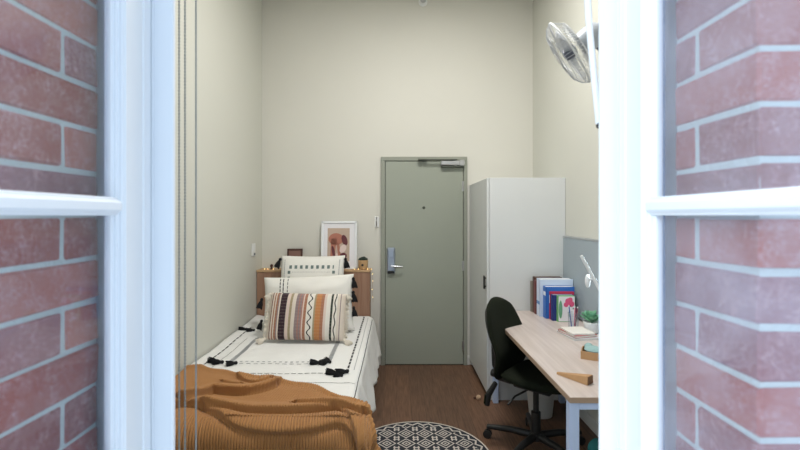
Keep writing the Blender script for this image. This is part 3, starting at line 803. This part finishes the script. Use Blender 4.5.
# books, row runs from the wardrobe towards the window
def book(x0,y0,th,w,h,cname,ccol,label,kindname='book',spine=None,lean=0.):
    b=thing(kindname,(x0,y0,DZ+.0005),label,'book','books standing on the desk')
    b.rotation_euler=(0,0,lean)
    cm=cmat(cname,ccol,.45)
    MB().box((0,-th,0),(w,-th+.003,h),.001).box((0,-.003,0),(w,0,h),.001).box((0,-th,0),(.003,0,h),.001).build('cover',cm,b)
    MB().box((.004,-th+.0035,.004),(w-.005,-.0035,h-.004),.0005).build('pages',M['paper'],b)
    if spine:
        sp,sc,z0,z1=spine; MB().box((-.0006,-th+.004,z0),(.0002,-.004,z1),0).build('spine_label',cmat(sp,sc),b)
    return b
Y=3.475
book(1.075,Y,.030,.20,.245,'taupe_cloth',(.30,.27,.23),'taupe book at the wardrobe end of the row of desk books'); Y-=.033
book(1.085,Y,.040,.22,.285,'dark_brown_cloth',(.085,.035,.022),'tall dark brown book near the wardrobe end of the desk row'); Y-=.043
book(1.082,Y,.042,.21,.265,'dark_red_cloth',(.16,.030,.028),'dark red book between the brown book and white binder'); Y-=.047
book(1.088,Y,.075,.255,.285,'pale_blue_card',(.60,.70,.86),'thick pale blue and white binder standing in the desk row','binder',('mid_blue_label',(.10,.25,.55),.09,.115)); Y-=.079
book(1.112,Y,.060,.215,.238,'royal_blue_card',(.025,.14,.50),'royal blue book in the middle of the desk row','book',('white_label',(.75,.78,.85),.17,.20)); Y-=.064
book(1.135,Y,.020,.18,.205,'crimson_card',(.50,.03,.08),'thin crimson book beside the royal blue book','book',('white_label',(.75,.78,.85),.12,.18)); Y-=.024
book(1.138,Y,.040,.16,.190,'navy_card',(.02,.035,.20),'navy blue book between the crimson and green books'); Y-=.044
g=book(1.165,Y,.025,.125,.188,'leaf_green_card',(.22,.52,.20),'small green spined book with pink flowers on white cover nearest the window'); 
f=MB(); f.box((.006,-.0262,.004),(.122,-.0248,.184),0); cv=f.build('front_picture',cmat('white_card',(.80,.78,.80)),g)
f=MB()
for cx,cz,rr in ((.075,.15,.022),(.098,.13,.022),(.06,.125,.018),(.09,.16,.018)): f.ball((cx,-.0268,cz),rr,12,(1,.03,1))
f.build('pink_flower',cmat('pink_ink',(.75,.10,.22)),cv)
f=MB(); f.ball((.02,-.0268,.09),.03,12,(.45,.03,2.2)).ball((.085,-.0268,.07),.02,12,(.3,.03,1.8)); f.build('green_stem',M['leaf'],cv)

# stack of notebooks and magazines
SZ=DZ+.0005
stack=[(.24,.17,.012,'pale_grey_card',(.62,.62,.64),'pale grey notebook at the bottom of the desk stack',8),
       (.215,.155,.014,'dull_red_card',(.42,.10,.10),'dull red notebook in the middle of the desk stack',14),
       (.20,.15,.010,'cream_card',(.76,.72,.66),'cream notebook on top of the desk stack',4)]
for l_,w_,t_,cn,cc,lb,rt in stack:
    b=thing('notebook',(1.155,2.755,SZ),lb,'notebook','notebooks stacked on the desk',rz=R(rt-90))
    MB().box((-l_/2*.85,-w_*.5,0),(l_/2*.85,w_/2,.0015),.0005).box((-l_/2*.85,-w_*.5,t_-.0015),(l_/2*.85,w_/2,t_),.0005).box((-l_/2*.85,-w_*.5,.001),(-l_/2*.85+.002,w_/2,t_-.001),0).build('cover',cmat(cn,cc),b)
    MB().box((-l_/2*.85+.0025,-w_*.5+.003,.0018),(l_/2*.85-.003,w_/2-.003,t_-.0018),0).build('pages',M['paper'],b)
    SZ+=t_+.0006
# glass of pens on the stack
jx,jy=1.208,2.945
jr=thing('pen_jar',(jx,jy,DZ+.0005),'clear glass jar of pens in front of the green book','jar')
MB().lathe([(.030,0),(.034,.003),(.035,.105),(.033,.107),(.0325,.105),(.0315,.008),(.005,.007)],24).build('glass',M['jar'],jr,smooth=True)
for i,(c_,a_) in enumerate((((.75,.15,.25),.0),((.8,.8,.82),1.2),((.05,.1,.35),2.3),((.8,.8,.82),3.5),((.25,.05,.1),4.6),((.75,.75,.2),5.4))):
    pn=thing('pen',(jx,jy,DZ+.010),['pink pen','white pen','navy pen','second white pen','maroon pen','yellow pen'][i]+' standing in the clear glass jar','pen','pens in the glass jar')
    bx,by=.018*math.cos(a_),.018*math.sin(a_); tx,ty=-.016*math.cos(a_),-.016*math.sin(a_); Lz=.135+.006*(i%3)
    tx,ty=.030*math.cos(a_+.8),.030*math.sin(a_+.8) ; bx,by=.012*math.cos(a_+.8),.012*math.sin(a_+.8)
    mm=cmat('pen_colour_%d'%i,c_)
    MB().tube([(bx,by,0),(bx+(tx-bx)*.93,by+(ty-by)*.93,Lz*.93)],.0038,8).build('barrel',mm,pn,smooth=True)
    MB().tube([(bx+(tx-bx)*.93,by+(ty-by)*.93,Lz*.93),(tx,ty,Lz)],[.0040,.0025],8).build('cap',M['black'] if i%2 else M['white_plastic'],pn,smooth=True)
# plant
px_,py_=1.282,2.835
pl=thing('succulent',(px_,py_,DZ+.0005),'green leafy plant in a white pot beside the pen jar on the desk','plant')
MB().lathe([(.035,0),(.042,.004),(.052,.070),(.049,.072),(.046,.062),(.006,.060)],24).build('pot',M['white_plastic'],pl,smooth=True)
f=MB()
for i in range(34):
    a=i*2.399; t=i/34; tilt=.2+.85*t; L_=.05+.035*random.random()
    d=Vector((math.cos(a)*math.sin(tilt),math.sin(a)*math.sin(tilt),math.cos(tilt)))
    p0=Vector((0,0,.062)); rot=d.to_track_quat('Z','Y').to_matrix().to_4x4()
    f.tube([p0,p0+d*L_*.5],.002,5)
    f.ball(p0+d*L_*.8,.024,8,(.62,.22,1),rot)
f.build('leaves',M['leaf'],pl,smooth=True)
# open tan box with teal contents close to the window side
bxo=thing('trinket_box',(1.065,2.33,DZ+.0005),'tan box with pale teal contents on the desk beside the right jamb','box',rz=R(-28))
MB().box((-.06,-.055,0),(.075,.055,.004),.001).box((-.06,-.055,.004),(-.055,.055,.042),.001).box((.07,-.055,.004),(.075,.055,.042),.001).box((-.055,-.055,.004),(.07,-.05,.042),.001).box((-.055,.05,.004),(.07,.055,.042),.001).build('tray',M['wedge'],bxo)
f=MB(); f.ball((.0,.0,.042),.04,12,(1.2,1.0,.55)).ball((.045,-.01,.046),.028,12,(.8,1.3,.7)).ball((-.025,.02,.048),.024,12)
f.build('cloth',cmat('pale_teal_cloth',(.30,.45,.44),.9),bxo,smooth=True)
# wooden wedge
wd=thing('wooden_wedge',(.83,2.015,DZ+.0005),'tapering tan wooden block lying near the front edge of the desk','wooden block')
a=Vector((-.052,.075)); b_=Vector((.05,-.055)); t=(b_-a).normalized(); n_=Vector((-t.y,t.x))
def wpt(q,s,z,hw): c=a+(b_-a)*q; return (c.x+n_.x*hw*s,c.y+n_.y*hw*s,z)
f=MB(); vs=[wpt(0,-1,0,.007),wpt(0,1,0,.007),wpt(0,1,.010,.005),wpt(0,-1,.010,.005),wpt(1,-1,0,.026),wpt(1,1,0,.026),wpt(1,1,.040,.022),wpt(1,-1,.040,.022)]
f._add(vs,[(0,1,2,3),(0,4,5,1),(1,5,6,2),(2,6,7,3),(3,7,4,0),(4,7,6,5)]); body=f.build('block',M['wedge'],wd)
bv=body.modifiers.new('Bevel','BEVEL'); bv.width=.002
c=b_+t*.0012
f=MB(); f.poly([(c.x-n_.x*.024,c.y-n_.y*.024,.002),(c.x+n_.x*.024,c.y+n_.y*.024,.002),(c.x+n_.x*.020,c.y+n_.y*.020,.038),(c.x-n_.x*.020,c.y-n_.y*.020,.038)],(t.x*.0015,t.y*.0015,0)); f.build('end_face',M['wedge_end'],wd)
# desk lamp
lp=thing('desk_lamp',(1.275,2.49,DZ+.0005),'white desk lamp with a slim slanting bar arm in front of the felt screen','desk lamp')
MB().lathe([(.05,0),(.052,.004),(.050,.014),(.02,.018)],24).build('base',M['lampwhite'],lp,smooth=True)
MB().tube([(0,0,.015),(.004,0,.16)],.006,10).build('stem',M['lampwhite'],lp,smooth=True)
f=MB(); A=Vector((.014,-.0,.13)); B=Vector((-.195,.03,.535)); f.tube([A,B],.0095,12); arm=f.build('arm',M['lampwhite'],lp,smooth=True)
f=MB(); D_=Vector((.006,.0075,.003)); f.tube([A+(B-A)*.18+D_,B-(B-A)*.03+D_],.0055,8); f.build('light_strip',mat('cool_led',(1,1,1),.4,emis=(.75,.90,1),estr=26),arm,smooth=True)
f=MB(); f.ball((-.150,.045,.385),.030,16,(.55,.5,1.35)); f.tube([(-.150,.045,.39),(-.128,.018,.405)],.008,8); f.build('lamp_head',M['lampwhite'],lp,smooth=True)

# ------------------------------------------------------------------ office chair
HX,HY=.895,2.77
chr_=thing('office_chair',(HX,HY,0),'black fabric office chair on castors pulled up to the desk','office chair')
fd=R(-42)    # facing direction in plan
F_=Vector((math.cos(fd),math.sin(fd),0)); Sd=Vector((-math.sin(fd),math.cos(fd),0))
MT=Matrix((( F_.x,Sd.x,0,0),(F_.y,Sd.y,0,0),(0,0,1,0),(0,0,0,1)))
# seat
P=[];Pb=[]
n=24
for i in range(n+1):
    u=-1+2*i/n;a=[];b2=[]
    for j in range(n+1):
        v=-1+2*j/n
        sx=u*math.sqrt(1-v*v/2*.55); sy=v*math.sqrt(1-u*u/2*.55)
        e_=((1-abs(u)**5)*(1-abs(v)**5))**.35
        zt=.500+.020*abs(v)**2*1-.012*(1-u*u)-.03*max(0,u-.4)**2+.0
        a.append(MT@Vector((.03+sx*.215,sy*.225,zt-.03+.032*e_))); b2.append(MT@Vector((.03+sx*.215,sy*.225,zt-.03-.028*e_)))
    P.append(a);Pb.append(b2)
f=MB(); f.grid(P); f.grid(Pb); o=f.build('seat',M['black_fabric'],chr_); weld(o)
# backrest: curved padded oval panel
P=[];Pb=[]; n=30
for i in range(n+1):
    u=-1+2*i/n;a=[];b2=[]
    for j in range(n+1):
        v=-1+2*j/n
        sy=u*math.sqrt(1-v*v/2*.80); sz=v*math.sqrt(1-u*u/2*.80)
        e_=max(0,(1-abs(u)**4)*(1-abs(v)**4))**.4
        zc=.672+sz*.268; yc=sy*(.228-.02*sz)
        lum=.035*math.exp(-((zc-.60)/.12)**2)-.20*(zc-.60)*(1 if zc>.6 else .2)
        xc=-.235+lum+.05*(sy)**2
        a.append(MT@Vector((xc+.030*e_,yc,zc))); b2.append(MT@Vector((xc-.022*e_,yc,zc)))
    P.append(a);Pb.append(b2)
f=MB(); f.grid(P); f.grid(Pb); o=f.build('backrest',M['black_fabric'],chr_); weld(o)
# shell behind the backrest
P=[];Pb=[]
for i in range(17):
    u=-1+2*i/16;a=[];b2=[]
    for j in range(17):
        v=-1+2*j/16
        sy=u*math.sqrt(1-v*v/2*.80); sz=v*math.sqrt(1-u*u/2*.80)
        e_=max(0,(1-abs(u)**4)*(1-abs(v)**4))**.4
        zc=.668+sz*.250; yc=sy*.210
        lum=.035*math.exp(-((zc-.60)/.12)**2)-.20*(zc-.60)*(1 if zc>.6 else .2)
        xc=-.235+lum+.05*sy**2-.012
        a.append(MT@Vector((xc,yc,zc))); b2.append(MT@Vector((xc-.028*e_,yc,zc)))
    P.append(a);Pb.append(b2)
f=MB(); f.grid(P); f.grid(Pb); o=f.build('back_shell',M['black'],chr_); weld(o)
f=MB(); f.tube([MT@Vector(p_) for p_ in ((-.285,0,.74),(-.292,0,.60),(-.285,0,.48),(-.25,0,.40),(-.18,0,.40),(-.02,0,.415))],[.022,.028,.030,.030,.028,.024],12); f.build('back_bar',M['black'],chr_,smooth=True)
f=MB(); f.lathe([(.016,-.02),(.026,-.016),(.026,.016),(.018,.02)],14,MT@Matrix.Translation((-.30,0,.415))@Matrix.Rotation(R(90),4,'Y')); f.build('knob',M['black'],chr_,smooth=True)
mbx=MB(); mbx.box((-.12,-.09,.395),(.13,.09,.450),.01,mt=MT); mbx.build('mechanism',M['black'],chr_)
f=MB(); f.tube([MT@Vector(p_) for p_ in ((-.03,.0,.385),(-.06,-.17,.375),(-.075,-.235,.34))],.006,8); lv=f.build('lever',M['black'],chr_,smooth=True)
f=MB(); f.tube([MT@Vector(p_) for p_ in ((-.20,-.16,.42),(-.24,-.18,.34),(-.25,-.185,.27))],[.016,.020,.018],10); l2=f.build('tilt_lever',M['black'],chr_,smooth=True)
f=MB(); f.tube([MT@Vector(p_) for p_ in ((-.252,-.186,.335),(-.256,-.19,.28))],.0135,10); f.build('lever_grip',M['black_fabric'],l2,smooth=True)
f=MB(); f.lathe([(.030,.10),(.030,.24),(.018,.245),(.018,.40)],20); f.build('gas_column',M['black'],chr_,smooth=True)
f=MB(); f.lathe([(.03,.065),(.05,.07),(.045,.105),(.03,.115)],20); f.build('hub',M['black'],chr_,smooth=True)
for i in range(5):
    a=R(154+72*i); d=Vector((math.cos(a),math.sin(a),0)); q=Vector((-d.y,d.x,0))
    f=MB(); p0=d*.03+Vector((0,0,.088)); p1=d*.16+Vector((0,0,.092)); p2=d*.315+Vector((0,0,.078)); f.tube([p0,p1,p2],[.024,.021,.016],12)
    lg=f.build('base_arm',M['black'],chr_,smooth=True)
    f=MB(); c=d*.315+Vector((0,0,.028)); rot=Matrix.Translation(c+q*.0)@(q.to_track_quat('Z','Y').to_matrix().to_4x4())
    for o_ in (-.018,.006): f.lathe([(.020,o_-.0),(.0275,o_+.002),(.0275,o_+.010),(.020,o_+.012)],18,rot)
    f.tube([c+Vector((0,0,.0)),c+Vector((0,0,.052))],.007,8); f.box((-.02,-.005,0.012),(.02,.005,.034),.004,mt=rot@Matrix.Rotation(R(90),4,'X')) if False else None
    f.build('castor',M['black'],lg,smooth=True)

# ------------------------------------------------------------------ floor things
bn=thing('waste_bin',(1.085,3.25,0),'grey white plastic waste bin on the floor under the desk','waste bin')
MB().lathe([(.078,0),(.084,.004),(.112,.285),(.117,.290),(.117,.298),(.109,.298),(.105,.285),(.078,.010),(.01,.008)],32).build('bucket',M['bin'],bn,smooth=True)
tm=thing('rolled_mat',(1.15,2.62,0),'rolled teal exercise mat on the floor under the desk near the front leg','exercise mat')
f=MB(); A=Vector((.09,.05,.062)); B=Vector((.145,-.50,.062)); ax=(B-A).normalized()
f.tube([A,B],.060,24); f.build('roll',M['tealmat'],tm,smooth=True)
for q in (.25,.72):
    c=A+(B-A)*q; f=MB(); f.tube([c-ax*.012,c+ax*.012],.0615,24); f.build('strap',cmat('blue_strap',(.02,.15,.35)),tm,smooth=True)
sc=thing('paper_scrap',(.668,3.52,0),'tiny crumpled tan paper scrap on the floor beside the wardrobe base','scrap')
f=MB(); f.ball((0,0,.016),.020,12); 
f.v=[(v[0]*(1+.3*noise.noise(Vector(v)*90)),v[1]*(1+.3*noise.noise(Vector(v)*70)),v[2]) for v in f.v]
f.build('paper',M['scrap'],sc); MB().ball((-.030,.006,.009),.011,8,(1.3,1,.8)).build('wrapper',M['brownframe'],sc)
rug=thing('round_rug',(.150,2.655,0),'round navy and cream patterned rug on the floor beside the bed','rug')
rug.scale=(.92,.92,1); rug.location=(.138,2.665,0)
MB().lathe([(.484,0),(.490,.003),(.488,.008),(.482,.010)],96).build('weave',M['rug'],rug)
f=MB(); f.tube([(.488*math.cos(2*math.pi*i/96),.488*math.sin(2*math.pi*i/96),.0065) for i in range(97)],.006,8,cap=False); f.build('binding',cmat('cream_binding',(.60,.55,.48),.9),rug,smooth=True)

# ------------------------------------------------------------------ wall fan
FC=Vector((.957,2.39,2.405)); vd=(FC-Vector((0,0,1.5))).normalized()
right=vd.cross(Vector((0,0,1))).normalized(); upv=right.cross(vd).normalized()
u=(-right*.85-upv*.52).normalized()
nrm=(u*.99-vd*.12).normalized()     # the way the fan blows
fan=thing('wall_fan',(XR,2.52,2.36),'grey white wall mounted fan with round cage tilted over the desk','fan')
FO=Vector((XR,2.52,2.36))
rotF=Matrix.Translation(FC-FO)@nrm.to_track_quat('Z','Y').to_matrix().to_4x4()
RG=.195
def ring(mb,r_,z,rad,n=48): mb.tube([rotF@Vector((r_*math.cos(2*math.pi*i/n),r_*math.sin(2*math.pi*i/n),z)) for i in range(n+1)],rad,6,cap=False)
f=MB()
ring(f,RG,.0,.006)
for r_,z in ((.15,.045),(.10,.058),(.055,.062)): ring(f,r_,z,.0018)
for i in range(60):
    a=2*math.pi*i/60; c_,s_i=math.cos(a),math.sin(a); f.tube([rotF@Vector((c_*.045,s_i*.045,.063)),rotF@Vector((c_*.14,s_i*.14,.052)),rotF@Vector((c_*.18,s_i*.18,.028)),rotF@Vector((c_*RG,s_i*RG,0))],.0013,4)
f.build('front_grille',M['fan_plastic'],fan,smooth=True)
f=MB()
for r_,z in ((.15,-.055),(.09,-.068)): ring(f,r_,z,.0018)
for i in range(60):
    a=2*math.pi*(i+.5)/60; c_,s_i=math.cos(a),math.sin(a); f.tube([rotF@Vector((c_*.045,s_i*.045,-.07)),rotF@Vector((c_*.15,s_i*.15,-.058)),rotF@Vector((c_*RG,s_i*RG,0))],.0013,4)
f.build('rear_grille',M['fan_plastic'],fan,smooth=True)
f=MB(); f.lathe([(.01,.070),(.044,.067),(.046,.060),(.04,.056)],24,rotF); f.build('grille_badge',M['white_plastic'],fan,smooth=True)
for b_ in range(3):
    P=[]
    for i in range(9):
        t=i/8; r_=.03+.145*t; row=[]
        for j in range(9):
            s_j=(j/8-.5); wdt=(.55+.75*math.sin(math.pi*min(1,t*.9+.05)))*.85
            a=b_*2*math.pi/3+s_j*wdt; row.append(rotF@Vector((r_*math.cos(a),r_*math.sin(a),s_j*.035)))
        P.append(row)
    f=MB(); f.grid(P); o=f.build('blade',cmat('fan_blade_plastic',(.52,.55,.60),.3),fan,smooth=True,nrm=False); mo=o.modifiers.new('Solidify','SOLIDIFY'); mo.thickness=.003
f=MB(); f.lathe([(.012,.032),(.03,.026),(.034,-.02),(.03,-.024)],24,rotF); tag(f.build('hub',M['fan_dark'],fan,smooth=True),'dark fan hub')
f=MB(); f.lathe([(.050,-.066),(.062,-.075),(.068,-.12),(.060,-.175),(.035,-.20),(.01,-.205)],28,rotF); f.build('motor_housing',cmat('fan_motor_grey',(.36,.40,.45),.4),fan,smooth=True)
mc=rotF@Vector((0,0,-.135))
f=MB(); f.tube([mc+Vector((.02,.0,-.03)),mc+Vector((.09,.03,-.085)),Vector((-.10,0,-.08)),Vector((-.02,0,-.06))],[.018,.018,.020,.024],12); f.tube([mc+Vector((-.01,0,-.05)),mc+Vector((-.008,0,-.085))],.010,10)
f.build('arm',M['fan_dark'],fan,smooth=True)
MB().box((-.03,-.06,-.16),(0,.06,.06),.01).build('wall_bracket',M['fan_plastic'],fan)

# ------------------------------------------------------------------ light
wld=bpy.data.worlds.new('World'); S.world=wld; wld.use_nodes=True
bg=wld.node_tree.nodes['Background']; bg.inputs[0].default_value=(.62,.79,1.0,1); bg.inputs[1].default_value=1.45
sun=bpy.data.lights.new('soft_sun','SUN'); sun.energy=2.9; sun.color=(.80,.92,1.0); sun.angle=R(40)
so=bpy.data.objects.new('soft_sun',sun); COL.objects.link(so)
so.rotation_euler=Vector((.80,.62,-.45)).to_track_quat('-Z','Y').to_euler()
al=bpy.data.lights.new('ceiling_lamp','AREA'); al.energy=54; al.color=(1,.98,.955); al.shape='SQUARE'; al.size=.56
ao=bpy.data.objects.new('ceiling_lamp',al); COL.objects.link(ao); ao.location=(.25,2.45,H-.062)

# ------------------------------------------------------------------ camera
cam=bpy.data.cameras.new('camera'); co=bpy.data.objects.new('camera',cam); COL.objects.link(co)
co.location=(0,0,1.5); co.rotation_euler=(R(90),0,0)
cam.sensor_width=36; cam.lens=36*430/800; cam.shift_x=3/800; cam.shift_y=-9/800; cam.clip_start=.02
cam.dof.use_dof=True; cam.dof.focus_distance=3.2; cam.dof.aperture_fstop=3.5
S.camera=co
vs=S.view_settings; vs.view_transform='Standard'; vs.look='None'; vs.exposure=0.; vs.gamma=1
